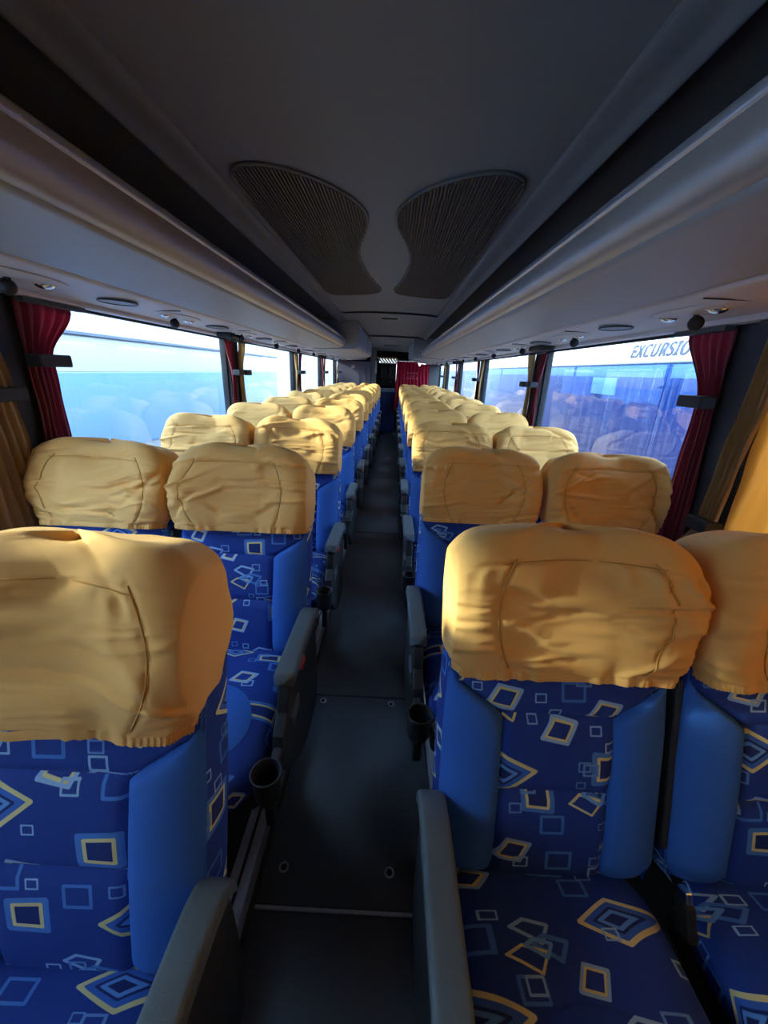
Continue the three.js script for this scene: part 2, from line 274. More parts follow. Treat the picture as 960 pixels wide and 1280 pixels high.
// luggage racks with the service strip (lamps, air nozzles, speakers) underneath
for (const s of [-1, 1]) {
  const zEnd = s < 0 ? -4.55 : -6.35, q = (pts) => pts.map(([x, y]) => [s * x, y]);
  const side = s < 0 ? 'cabin' : 'curtain';
  const t = thing('luggage_rack', `grey moulded overhead luggage rack along the ${side} side windows`, 'luggage rack');
  mesh('rack_lip', strip(q([[0.508, 1.687], [0.487, 1.693], [0.474, 1.712], [0.469, 1.735], [0.472, 1.758]]), FRONT, zEnd), M.rackLip, t);
  mesh('lip_rail', strip(q([[0.472, 1.758], [0.468, 1.764], [0.470, 1.776], [0.480, 1.784], [0.494, 1.784], [0.503, 1.775], [0.506, 1.755], [0.512, 1.716]]), FRONT, zEnd), M.lipRailHighlight, t);
  mesh('tray', slab(s * 0.505, s * HW, 1.70, 1.716, FRONT, zEnd), M.rackDark, t);
  mesh('underside', strip(q([[0.506, 1.689], [0.512, 1.681], [0.54, 1.677], [0.66, 1.668], [0.76, 1.663], [0.80, 1.664], [0.806, 1.672]]), FRONT, zEnd), M.rack, t);
  mesh('service_strip', strip(q([[0.812, 1.668], [0.818, 1.660], [0.90, 1.653], [1.02, 1.648], [1.10, 1.644], [1.128, 1.64]]), FRONT, s < 0 ? -8.9 : -9.9), M.service, t);
  mesh('header_rail', slab(s * 1.085, s * 1.135, 1.628, 1.652, FRONT, s < 0 ? -8.9 : -9.9, 0.008), M.service, t);
  // end box
  const zE2 = s < 0 ? -7.1 : -8.4, xi = s < 0 ? 0.33 : 0.345;
  const box = mesh('end_box', extrudeZ(q([[xi + 0.03, CEIL + 0.02], [xi, 1.90], [xi, 1.72], [xi + 0.012, 1.685], [xi + 0.05, 1.667], [0.82, 1.655], [HW, 1.655], [HW, CEIL + 0.02]]), zE2, zEnd), M.rack, t);
  mesh('box_seam', slab(s * (xi - 0.002), s * (xi + 0.004), 1.69, 1.92, zE2 + 1.1, zE2 + 1.108), M.black, t);
  mesh('rear_strip', extrudeZ(q([[xi + 0.2, CEIL], [xi + 0.12, 1.80], [xi + 0.22, 1.68], [0.82, 1.66], [HW, 1.66], [HW, CEIL]]), s < 0 ? -8.92 : -9.9, zE2), M.rack, t);
  const first = s < 0 ? 0.31 : 0.47;
  for (let k = 0; k < (s < 0 ? 10 : 11); k++) {
    const f = first + 0.83 * k, z = -f, y = 1.652, x = s * 0.945;
    mesh('service_pod', new THREE.SphereGeometry(1, 24, 10).scale(0.07, 0.008, 0.17).translate(x, y, z), M.service, t);
    const nz = mesh('air_nozzle', new THREE.SphereGeometry(0.021, 18, 12).rotateZ(s * 0.5).translate(x + s * 0.02, y - 0.03, z), M.black, t);
    mesh('nozzle_stalk', new THREE.CylinderGeometry(0.008, 0.008, 0.04, 10).translate(x + s * 0.015, y - 0.012, z), M.black, nz);
    for (const d of [-0.1, 0.1]) {
      const l = mesh('reading_lamp', new THREE.SphereGeometry(0.024, 16, 8, 0, Math.PI * 2, Math.PI / 2, Math.PI / 2).scale(1, 0.55, 1.1).translate(x, y - 0.005, z + d), M.chrome, t);
      mesh('lamp_rim', new THREE.TorusGeometry(0.025, 0.004, 6, 20).rotateX(Math.PI / 2).translate(x, y - 0.005, z + d), M.service, l);
    }
    const ov = mesh('speaker_cover', new THREE.CylinderGeometry(0.055, 0.055, 0.006, 28).scale(1, 1, 1.25).translate(x - s * 0.01, y - 0.003, z - 0.4), M.rack, t);
    mesh('speaker_ring', new THREE.TorusGeometry(0.056, 0.003, 6, 32).rotateX(Math.PI / 2).scale(1, 1, 1.25).translate(x - s * 0.01, y - 0.006, z - 0.4), M.plastic, ov);
    mesh('panel_joint', slab(s * 0.83, s * 1.08, y - 0.0015, y + 0.002, z + 0.196, z + 0.199), M.plastic, t);
  }
  for (const f of [2.78, 6.3]) mesh('call_panel', rbox(0.1, 0.03, 0.2, 0.008, s * 1.03, 1.632, -f), M.black, t);
}

// ------------------------------------------------------------------ coach seats
// backrest frame: x across, v up the back, d forward of the back; reclined
const BT = new THREE.Matrix4().makeTranslation(0, 0.377, 0.105).multiply(new THREE.Matrix4().makeRotationX(-16 * D2R));
const geoCache = new Map();
const cached = (k, f) => { if (!geoCache.has(k)) geoCache.set(k, f()); return geoCache.get(k); };
const BW = 0.224;
const halfW = (v) => BW - 0.022 * (1 - sst(v, -0.02, 0.07)) ** 2 - 0.006 * sst(v, 0.3, 0.45);
const innerX = (v) => lerp(0.108, BW + 0.004, clamp((v - 0.352) / 0.078, 0, 1));
const dCen = (v) => 0.012 + 0.014 * Math.sin(clamp(v / 0.47, 0, 1) * Math.PI);
const puff = (e, r) => -0.009 * Math.exp(-((e / r) ** 2));
function frontPanel(v0, v1, widthFn, du, nu = 20, nv = 14) {
  return grid((u, w) => {
    const v = lerp(v0, v1, w), hw = widthFn(v), x = lerp(-hw, hw, u), e = Math.min(u * 2 * hw, (1 - u) * 2 * hw, (v - v0), (v1 - v));
    const sag = Math.max(0, Math.abs(x) - 0.11);
    return [x, v, dCen(v) + puff(Math.max(e, 0), 0.008) + 0.004 * Math.sin(Math.PI * w) - sag * 0.1, x + du[0], v + du[1]];
  }, nu, nv).applyMatrix4(BT);
}
function bolster(s) {
  return grid((u, w) => {
    const v = lerp(0.0, 0.475, w), xi = Math.min(innerX(v) - 0.001, halfW(v) - 0.004), xo = halfW(v), t = s > 0 ? u : 1 - u, x = lerp(xi, xo, t);
    const wide = clamp((xo - xi) / 0.11, 0, 1), e = Math.min(t * (xo - xi), v + 0.004, 0.49 - v);
    const d = dCen(v) * (1 - t) + 0.042 * wide * (Math.sqrt(Math.max(0, 1 - ((t - 0.5) / 0.56) ** 2)) - 0.45) + puff(Math.max(e, 0), 0.007) - 0.02 * (1 - sst(v, 0, 0.04));
    return [s * x, v, d, s * x, v];
  }, 18, 22).applyMatrix4(BT);
}
function sidePanel(s, du) {
  return grid((u, w) => { const v = lerp(0, 0.52, w), t = s > 0 ? u : 1 - u, a = t * Math.PI; return [s * (halfW(v) - 0.002 + 0.006 * Math.sin(a) - 0.02 * (t > 0.98 ? 1 : 0)), v, lerp(0.003, -0.095, t), t * 0.1 + du[0], v + du[1]]; }, 8, 12).applyMatrix4(BT);
}
const cushTop = (x, z) => { const a = 0.205, b = 0.275, n = 5, m = 3, k = clamp((Math.abs(x / a) ** n + Math.abs((z - 0.345) / b) ** n) ** (m / n), 0, 1); return 0.335 + 0.078 * (1 - k) ** (1 / m) + cushLift(x, z); };
const cushLift = (x, z) => 0.05 * (z - 0.12) * sst(z, 0.1, 0.5) + 0.012 * (x / 0.2) ** 2;
function cushion(du) {
  const a = 0.205, b = 0.275, n = 5, m = 3, pw = (c, e) => Math.sign(c) * Math.abs(c) ** e;
  return grid((u, w) => {
    const th = -u * Math.PI * 2, ph = (w - 0.5) * Math.PI, cp = pw(Math.cos(ph), 2 / m), x = a * cp * pw(Math.cos(th), 2 / n), z0 = b * cp * pw(Math.sin(th), 2 / n), y = 0.078 * pw(Math.sin(ph), 2 / m), z = z0 + 0.345;
    return [x, 0.335 + y + cushLift(x, z), z, x - Math.sign(x) * y * 1.3 * Math.abs(x / a) ** 4 + du[0], -(z - y * 1.2 * Math.abs(z0 / b) ** 4) + du[1]];
  }, 72, 28, true);
}
function cushionInsert(du) {
  return grid((u, w) => { const a = -u * Math.PI * 2, r = w, x = 0.15 * r * Math.cos(a), z = 0.455 + (Math.sin(a) > 0 ? 0.125 : 0.16) * r * Math.sin(a); return [x, cushTop(x, z) + 0.0015 + 0.007 * (1 - r ** 4), z, x + du[0], -z + du[1]]; }, 40, 12, true);
}
// fitted cloth cover over the headrest
function coverFn(seed) {
  const R = rng(seed * 977 + 13), a0 = 0.226, bF = 0.082, bB = 0.11, v0 = 0.452, H = 0.272, nx = 4.4, nv = 6, ex = 2 / nx;
  const sx = R() * 50, sy = R() * 50, tiltTop = (R() - 0.5) * 0.02, lean = (R() - 0.5) * 0.03;
  const creases = Array.from({ length: 18 }, () => ({ x: (R() * 2 - 1) * 0.9, t: 0.1 + R() * 0.75, a: (R() < 0.6 ? (R() - 0.5) * 0.7 : (R() - 0.5) * 2.4), l: 0.25 + R() * 0.5, w: 0.022 + R() * 0.03, h: (R() < 0.5 ? -1 : 1) * (0.004 + R() * 0.008) }));
  const dent = { x: (R() - 0.5) * 0.8, t: 0.72 + R() * 0.12, h: 0.008 + R() * 0.014 };
  const xs = [0.46 + R() * 0.16, 0.46 + R() * 0.16], wing = [0.020 + R() * 0.014, 0.020 + R() * 0.014];
  const seamX = (t, s) => xs[s > 0 ? 1 : 0] + 0.13 * Math.sin(Math.PI * (t * 0.9 + 0.05)) - 0.08 * t, seamT = (xn) => 0.80 - 0.10 * xn * xn;
  const pt = (th, w, lift = 0) => {
    const sg = (c, e) => Math.sign(c) * Math.abs(c) ** e;
    const aT = Math.asin(0.93 ** (nv / 2)), an = w < 0.7 ? 0 : lerp(aT, Math.PI / 2, (w - 0.7) / 0.3), t = w < 0.7 ? 0.93 * w / 0.7 : Math.sin(an) ** (2 / nv), cs = w < 0.7 ? (1 - t ** nv) ** (1 / nv) : Math.max(Math.cos(an), 0) ** (2 / nv);
    const ux = sg(Math.cos(th), ex), uz = sg(Math.sin(th), ex), front = sst(uz, 0.15, 0.85);
    const a = a0 * (1 + 0.045 * Math.sin(Math.PI * t) - 0.03 * t * t), hemIn = 1 - 0.055 * Math.exp(-t / 0.06);
    let x = a * cs * ux * hemIn, d = (uz > 0 ? bF : bB) * cs * uz * hemIn, v = v0 + H * t * (1 + tiltTop * ux * cs * 8 * 0.3);
    const xn = ux, k = front;
    let o = 0;
    const ax = Math.abs(xn), s = xn > 0 ? 1 : 0;
    o += k * wing[s] * Math.exp(-(((ax - 0.76) / 0.24) ** 2)) * (0.5 + 0.5 * Math.sin(Math.PI * Math.min(1, t * 1.1)));
    o -= k * 0.012 * Math.exp(-((xn / 0.4) ** 2)) * sst(t, 0.05, 0.4);
    o += k * 0.010 * Math.sin(Math.PI * t);
    const dT = t - seamT(xn);
    o -= k * 0.0042 * Math.exp(-((dT / 0.016) ** 2)) * sst(1 - ax, 0.1, 0.3);
    if (dT < 0) o += k * 0.0065 * Math.sin(xn * 34 + 7 * N(xn * 2 + sx, 3.1, sy)) * Math.exp(dT / 0.13) * sst(N(xn * 2.2 + sy, sx, 1.7), -0.25, 0.35) * sst(-dT, 0.0, 0.05);
    o -= k * 0.0046 * Math.exp(-(((ax - seamX(t, xn)) / 0.014) ** 2)) * sst(0.86 - t, 0, 0.08);
    o += 0.016 * N(x * 6 + sx, v * 7, d * 6 + sy) + 0.008 * N(x * 13 + sy, v * 15, d * 13 + sx);
    const fold = N(xn * 2.0 + sy, t * 13 + 1.2 * N(xn * 2, t * 3, sx), sx + uz); o += (0.1 + 0.9 * front) * 0.0062 * (1 - Math.abs(fold) * 2.6) * sst(0.75 - t, 0, 0.3) * sst(N(xn * 2.1 + sx, t * 2.6, sy + uz), -0.1, 0.35) * Math.exp(-Math.abs(Math.abs(fold)) * 2);
    for (const c of creases) { const ddx = (xn - c.x), ddt = (t - c.t) * 1.25, cl = Math.cos(c.a) * ddx + Math.sin(c.a) * ddt, cw = -Math.sin(c.a) * ddx + Math.cos(c.a) * ddt; if (Math.abs(cl) < c.l * 1.6) o += k * c.h * Math.exp(-((cw / c.w) ** 2) - (cl / c.l * 1.4) ** 2); }
    o -= k * dent.h * Math.exp(-(((xn - dent.x) / 0.16) ** 2) - ((t - dent.t) / 0.1) ** 2);
    const arc = Math.atan2(d, x);
    o += 0.0028 * Math.sin(arc * 46 + 4 * N(arc * 3, sx, 0)) * Math.exp(-t / 0.05) + 0.006 * N(arc * 5 + sx, sy, 2) * Math.exp(-t / 0.2);
    o += lift;
    let nxv = ux * Math.abs(ux) ** 0.6, ny = 0.9 * Math.max(0, t - 0.72) * 4 * (1 - cs * 0.6), nz = uz * Math.abs(uz) ** 0.6; const L = Math.hypot(nxv, ny, nz) || 1;
    x += o * nxv / L + lean * t * 0.3; if (Math.abs(x) > 0.222) x = Math.sign(x) * (0.222 + (Math.abs(x) - 0.222) * 0.25); v += o * ny / L; d += o * nz / L;
    return [x, v, d - 0.02];
  };
  const at = (xn, t, lift) => pt(Math.acos(clamp(Math.sign(xn) * Math.abs(xn) ** (1 / ex), -1, 1)), clamp(t, 0, 0.93) / 0.93 * 0.7, lift);
  return { pt, at, seamX, seamT, v0 };
}
function coverGeo(seed, hi) {
  const c = coverFn(seed), nu = hi ? 220 : 84, nv = hi ? 104 : 44;
  return grid((u, w) => { const q = c.pt(u * Math.PI * 2 + Math.PI / 2, w); return [-q[0], q[1], q[2], u * 1.1, w * 0.45]; }, nu, nv, true).applyMatrix4(BT);
}
function coverHem(seed, hi) {       // gathered elastic edge under the cover
  const c = coverFn(seed), n = hi ? 360 : 110;
  return grid((u, w) => { const th = u * Math.PI * 2 + Math.PI / 2, q = c.pt(th, 0), r = 1 - 0.012 * w + 0.010 * Math.sin(w * Math.PI) + 0.011 * Math.sin(u * Math.PI * 2 * (hi ? 96 : 36) + 3 * N(u * 20, seed, 0)) * (0.3 + w); return [-q[0] * r, q[1] - 0.016 * w + 0.0015, (q[2] + 0.02) * r - 0.02, u * 1.1, w * 0.015]; }, n, 4, true).applyMatrix4(BT);
}
function coverSeams(seed) {
  const c = coverFn(seed), out = [];
  for (const s of [-1, 1]) { const pts = []; for (let i = 0; i <= 13; i++) { const t = lerp(0.04, 0.80, i / 13), q = c.at(s * c.seamX(t, s), t, 0.0032); pts.push([-q[0], q[1], q[2]]); } out.push(tube(pts, 0.0013, 60, 5)); }
  const pts = []; for (let i = 0; i <= 30; i++) { const xn = lerp(-0.62, 0.62, i / 30), q = c.at(xn, c.seamT(xn), 0.003); pts.push([-q[0], q[1], q[2]]); } out.push(tube(pts, 0.001, 60, 5));
  return out.map((g) => g.applyMatrix4(BT));
}
const cupGeo = new THREE.LatheGeometry([[0.0, -0.082], [0.027, -0.082], [0.030, -0.075], [0.0345, -0.004], [0.037, 0.0], [0.0365, 0.004], [0.0335, 0.004], [0.0315, -0.004], [0.027, -0.07], [0, -0.072]].map((p) => new THREE.Vector2(...p)), 32);
function padGeo() {
  const path = [[0.04, 0.475], [0.048, 0.505], [0.066, 0.528], [0.10, 0.542], [0.16, 0.548], [0.27, 0.551], [0.38, 0.552], [0.42, 0.551]].map(([z, y]) => new THREE.Vector3(0, y, z)), c = new THREE.CatmullRomCurve3(path);
  return grid((u, w) => { const p = c.getPointAt(w), th = u * Math.PI * 2, k = Math.min(1, Math.sqrt(Math.max(0, Math.min(w / 0.05, (1 - w) / 0.025)))), e = 2 / 5, sg = (q) => Math.sign(q) * Math.abs(q) ** e; return [0.0275 * k * sg(Math.cos(th)), p.y + 0.021 * k * sg(Math.sin(th)), p.z, u * 0.15, w * 0.4]; }, 28, 36, true);
}
function sidePlate() {
  const s = new THREE.Shape(); s.moveTo(0.05, 0.47); s.quadraticCurveTo(0.06, 0.53, 0.12, 0.535); s.lineTo(0.37, 0.54); s.quadraticCurveTo(0.415, 0.52, 0.425, 0.46); s.lineTo(0.47, 0.425); s.lineTo(0.49, 0.37); s.lineTo(0.46, 0.30); s.quadraticCurveTo(0.33, 0.16, 0.22, 0.13); s.lineTo(0.06, 0.13); s.quadraticCurveTo(0.03, 0.22, 0.05, 0.47);
  return new THREE.ExtrudeGeometry(s, { depth: 0.024, bevelEnabled: true, bevelSize: 0.005, bevelThickness: 0.004, bevelSegments: 2, curveSegments: 8 }).translate(0, 0, -0.012).rotateY(-Math.PI / 2);
}
const NVAR = 5;
function makeSeat({ x, f, side, aisle, hi, variant, coverSeed, label, group, printInsert }) {
  const t = thing('coach_seat', label, 'seat', group, [x, Y0 + 0.006 + (side < 0 ? 0.012 : 0), -f]);
  const as = -side * (aisle ? 1 : -1);          // direction from this seat to its free edge: the aisle or the wall
  const du = [variant * 0.137, variant * 0.211], K = (n) => `${n}${variant}`;
  const core = mesh('back_shell', cached('shell', () => rbox(0.40, 0.60, 0.085, 0.035, 0, 0.30, -0.055).applyMatrix4(BT)), M.shell, t);
  mesh('center_panel', cached(K('c1'), () => frontPanel(-0.01, 0.196, () => 0.110, du)), M.print, t);
  mesh('center_panel', cached(K('c2'), () => frontPanel(0.196, 0.354, () => 0.110, [du[0] + 0.2, du[1] + 0.13])), M.print, t);
  mesh('shoulder_panel', cached(K('c3'), () => frontPanel(0.352, 0.50, (v) => Math.min(innerX(v) + 0.002, halfW(v)), [du[0] + 0.31, du[1] + 0.07], 28)), M.print, t);
  for (const s of [-1, 1]) {
    mesh('side_bolster', cached('b' + s, () => bolster(s)), M.bluePlain, t);
    mesh('side_panel', cached(K('s' + s), () => sidePanel(s, du)), M.print, t);
  }
  mesh('seat_cushion', cached(K('cu'), () => cushion(du)), M.print, t);
  mesh('cushion_insert', cached(K('ci'), () => cushionInsert(du)), printInsert ? M.print : M.bluePlain, t);
  const cov = mesh('headrest_cover', cached(`cov${coverSeed}${hi}`, () => coverGeo(coverSeed, hi)), M.cover, t); cov.userData.label = 'yellow cloth headrest cover';
  mesh('hem', cached(`hem${coverSeed}${hi}`, () => coverHem(coverSeed, hi)), M.cover, cov);
  if (hi) cached(`seam${coverSeed}`, () => coverSeams(coverSeed)).forEach((g) => mesh('seam', g, M.seam, cov));
  mesh('seat_pan', cached('pan', () => rbox(0.38, 0.06, 0.44, 0.02, 0, 0.262, 0.32)), M.plastic, t);
  mesh('pedestal', cached('ped' + as, () => rbox(0.05, 0.26, 0.2, 0.01, as * 0.09, 0.13, 0.24)), M.steel, t);
  mesh('pedestal', cached('pedb' + as, () => rbox(0.05, 0.26, 0.2, 0.01, -as * 0.13, 0.13, 0.24)), M.steel, t);
  if (aisle) {
    const at = (g, dx = 0) => g.translate(as * (0.236 + dx), 0, 0);
    mesh('arm_panel', cached('plate' + as, () => at(sidePlate())), M.plastic, t);
    mesh('armrest_pad', cached('pad' + as, () => at(padGeo(), 0.003)), M.armPad, t);
    mesh('recline_button', cached('btn' + as, () => rbox(0.012, 0.022, 0.04, 0.003, as * 0.254, 0.492, 0.27)), M.red, t).userData.label = 'red recline button';
    mesh('ashtray_lid', cached('ash' + as, () => rbox(0.008, 0.045, 0.085, 0.003, as * 0.254, 0.41, 0.37)), M.armPad, t);
    mesh('cup_holder', cached('cup' + as, () => cupGeo.clone().translate(as * 0.236, 0.435, 0.575)), M.plastic, t);
    mesh('cup_bracket', cached('cupb' + as, () => mergeGeometries([rbox(0.026, 0.075, 0.1, 0.008, as * 0.237, 0.365, 0.49), rbox(0.024, 0.11, 0.03, 0.008, as * 0.236, 0.305, 0.565)])), M.plastic, t);
    const bk = mesh('belt_buckle', cached('bk' + as, () => rbox(0.018, 0.06, 0.034, 0.005).rotateX(-0.5).translate(-as * 0.222, 0.43, 0.19)), M.black, t);
    mesh('buckle_plate', cached('bkp' + as, () => rbox(0.012, 0.022, 0.024, 0.003).rotateX(-0.5).translate(-as * 0.222, 0.465, 0.172)), M.chrome, bk);
  } else {
    // folding middle armrest, stowed upright between the two backs
    mesh('middle_armrest', cached('mid' + as, () => rbox(0.014, 0.36, 0.05, 0.006, -as * 0.2285, 0.25, -0.02).applyMatrix4(BT)), M.plastic, t).userData.label = 'folded dark middle armrest';
  }
  return t;
}
const ordinal = ['last', 'second', 'third', 'fourth', 'fifth', 'sixth', 'seventh', 'eighth', 'ninth', 'tenth', 'eleventh', 'twelfth'];
const AX = 0.424, WX = 0.896;
for (const side of [-1, 1]) {
  const rows = side < 0 ? 11 : 12, f0 = side < 0 ? 0.41 : 0.61;
  for (let k = 0; k < rows; k++) for (const aisle of [true, false]) {
    const hi = k < 3, back = rows - k;         // counted from the rear end
    const where = back === 1 ? 'last row' : `${ordinal[back - 1]} row`;
    const end = side < 0 ? 'grey toilet cabin' : 'red rear curtain';
    const no = k * 2 + (aisle ? 0 : 1);
    makeSeat({
      x: side * (aisle ? AX : WX), f: f0 + 0.8 * k + (side < 0 && k === 0 ? 0.03 : 0) + (aisle ? 0 : -0.015 * ((k * 7) % 3)), side, aisle, hi, variant: (no * 3 + (side > 0 ? 2 : 0)) % NVAR,
      coverSeed: hi ? (side > 0 ? 20 : 1) + no : 40 + ((no * 5 + (side > 0 ? 3 : 0)) % 9),
      label: `blue patterned ${aisle ? 'aisle' : 'window'} seat with yellow cover, ${where} ${back === 1 ? 'before' : 'from'} the ${end}`, group: `seats in rows before the ${end}`, printInsert: side > 0 && k === 0,
    });
  }
}

// ------------------------------------------------------------------ side curtains
function curtainGeo(s, { top, waist, bot, yT = 1.622, yW = 1.40, yB = 0.80, x = 1.140, amp = 0.014, pleats = 6, seed = 1 }) {
  const key = (a, b, t) => lerp(a, b, t * t * (3 - 2 * t));
  return grid((u, w) => {
    const y = lerp(yT, yB, w), e = y > yW ? [0, 1].map((i) => key(top[i], waist[i], (yT - y) / (yT - yW))) : [0, 1].map((i) => key(waist[i], bot[i], ((yW - y) / (yW - yB)) ** 0.8));
    const f = lerp(e[0], e[1], u), wd = Math.abs(e[1] - e[0]), A = amp * (0.55 + 0.45 * Math.min(1, 0.1 / (wd + 0.02)));
    const ph = u * pleats * Math.PI * 2 + 1.2 * N(u * 3 + seed, w * 2, seed * 1.7);
    const px = s * (x - A * 0.8 * (Math.sin(ph) + 0.3 * Math.sin(2 * ph + 1)) * (0.8 + 0.5 * N(u * 7, w * 3, seed)) - 0.005 * N(u * 2, w * 5, seed + 4));
    return [px, y, -(f + 0.006 * N(u * 9, w * 6, seed))  , u * pleats * 0.08, y];
  }, Math.max(40, pleats * 16), 40);
}
function curtain(s, name, mat, label, o, tie = true) {
  const t = thing(name, label, 'curtain', s < 0 ? 'curtains along the cabin side' : 'curtains along the curtain side');
  mesh('cloth', curtainGeo(s, o), mat, t);
  if (tie) { const [a, b] = o.waist, yW = o.yW ?? 1.40; mesh('tieback', slab(s * 1.075, s * 1.13, yW - 0.02, yW + 0.02, -(Math.min(a, b) - 0.012), -(Math.max(a, b) + 0.012), 0.006), M.pillar, t); }
  mesh('curtain_track', slab(s * 1.09, s * 1.12, 1.612, 1.626, -Math.min(...o.top) + 0.01, -Math.max(...o.top) - 0.01), M.plastic, t);
  return t;
}
const near = { '-1': 'first', 1: 'first' };
for (const s of [-1, 1]) {
  const sd = s < 0 ? 'grey cabin' : 'red curtain';
  const words = ['tenth', 'eighth', 'sixth', 'third', 'last'];
  PIL.forEach(([a, b], i) => {
    const m = (a + b) / 2, R = 10 + i * 3 + (s > 0 ? 50 : 0);
    const lab = (kind, way) => `${kind} curtain tied back at the ${['widest', 'second', 'third', 'fourth', 'fifth'][i]} pillar, ${sd} side, ${way}`;
    if (i === 0) {
      curtain(s, 'burgundy_curtain', M.burgundy, lab('dark burgundy', 'hanging over the pane'), { top: [b - (s < 0 ? 0.07 : 0.045), b + 0.17], waist: [b - (s < 0 ? 0.07 : 0.055), b + 0.035], bot: [b - 0.09, b + 0.05], amp: 0.014, pleats: 5, seed: R, yW: s < 0 ? 1.44 : 1.395 });
      if (s > 0) curtain(s, 'beige_curtain', M.tan, 'beige pleated curtain bunched beside the bright orange curtain', { top: [a - 0.035, a + 0.055], waist: [a + 0.005, a + 0.075], bot: [a - 0.03, a + 0.20], amp: 0.017, pleats: 5, seed: R + 1, x: 1.115, yW: 1.02 });
      else curtain(s, 'beige_curtain', M.tan, 'beige curtain bunched on the dark pillar, grey cabin side', { top: [a - 0.12, a + 0.06], waist: [a - 0.11, a + 0.07], bot: [a - 0.12, a + 0.12], amp: 0.016, pleats: 6, seed: R + 1, x: 1.115, yW: 1.34, yT: 1.46 });
    } else {
      const burgNear = i % 2 === 1;      // the curtain on the near side of this pillar
      const A = burgNear ? ['burgundy_curtain', M.burgundy, 'burgundy'] : ['beige_curtain', M.tan, 'beige'];
      const B = burgNear ? ['beige_curtain', M.tan, 'beige'] : ['burgundy_curtain', M.burgundy, 'burgundy'];
      curtain(s, A[0], A[1], lab(A[2], 'front edge'), { top: [a - 0.12, a + 0.05], waist: [a - 0.03, a + 0.05], bot: [a - 0.07, a + 0.05], amp: 0.013, pleats: 4, seed: R });
      curtain(s, B[0], B[1], lab(B[2], 'rear edge'), { top: [b - 0.05, b + (i === 4 ? 0.07 : 0.12)], waist: [b - 0.05, b + 0.03], bot: [b - 0.05, b + 0.06], amp: 0.013, pleats: 4, seed: R + 1 });
    }
  });
}
curtain(1, 'orange_curtain', M.orange, 'bright orange curtain drawn across the window beside the nearest window seat', { top: [-1.1, 1.17], waist: [-1.1, 1.16], bot: [-1.1, 1.16], amp: 0.014, pleats: 22, seed: 77, x: 1.138 }, false);
curtain(-1, 'beige_curtain', M.sheer, 'added unseen curtain filtering the sun across the window beside the first cabin side seat', { top: [-1.1, 0.41], waist: [-1.1, 0.41], bot: [-1.1, 0.41], amp: 0.014, pleats: 14, seed: 71, x: 1.138 }, false);  // added out of view to soften and block sun on the front rows

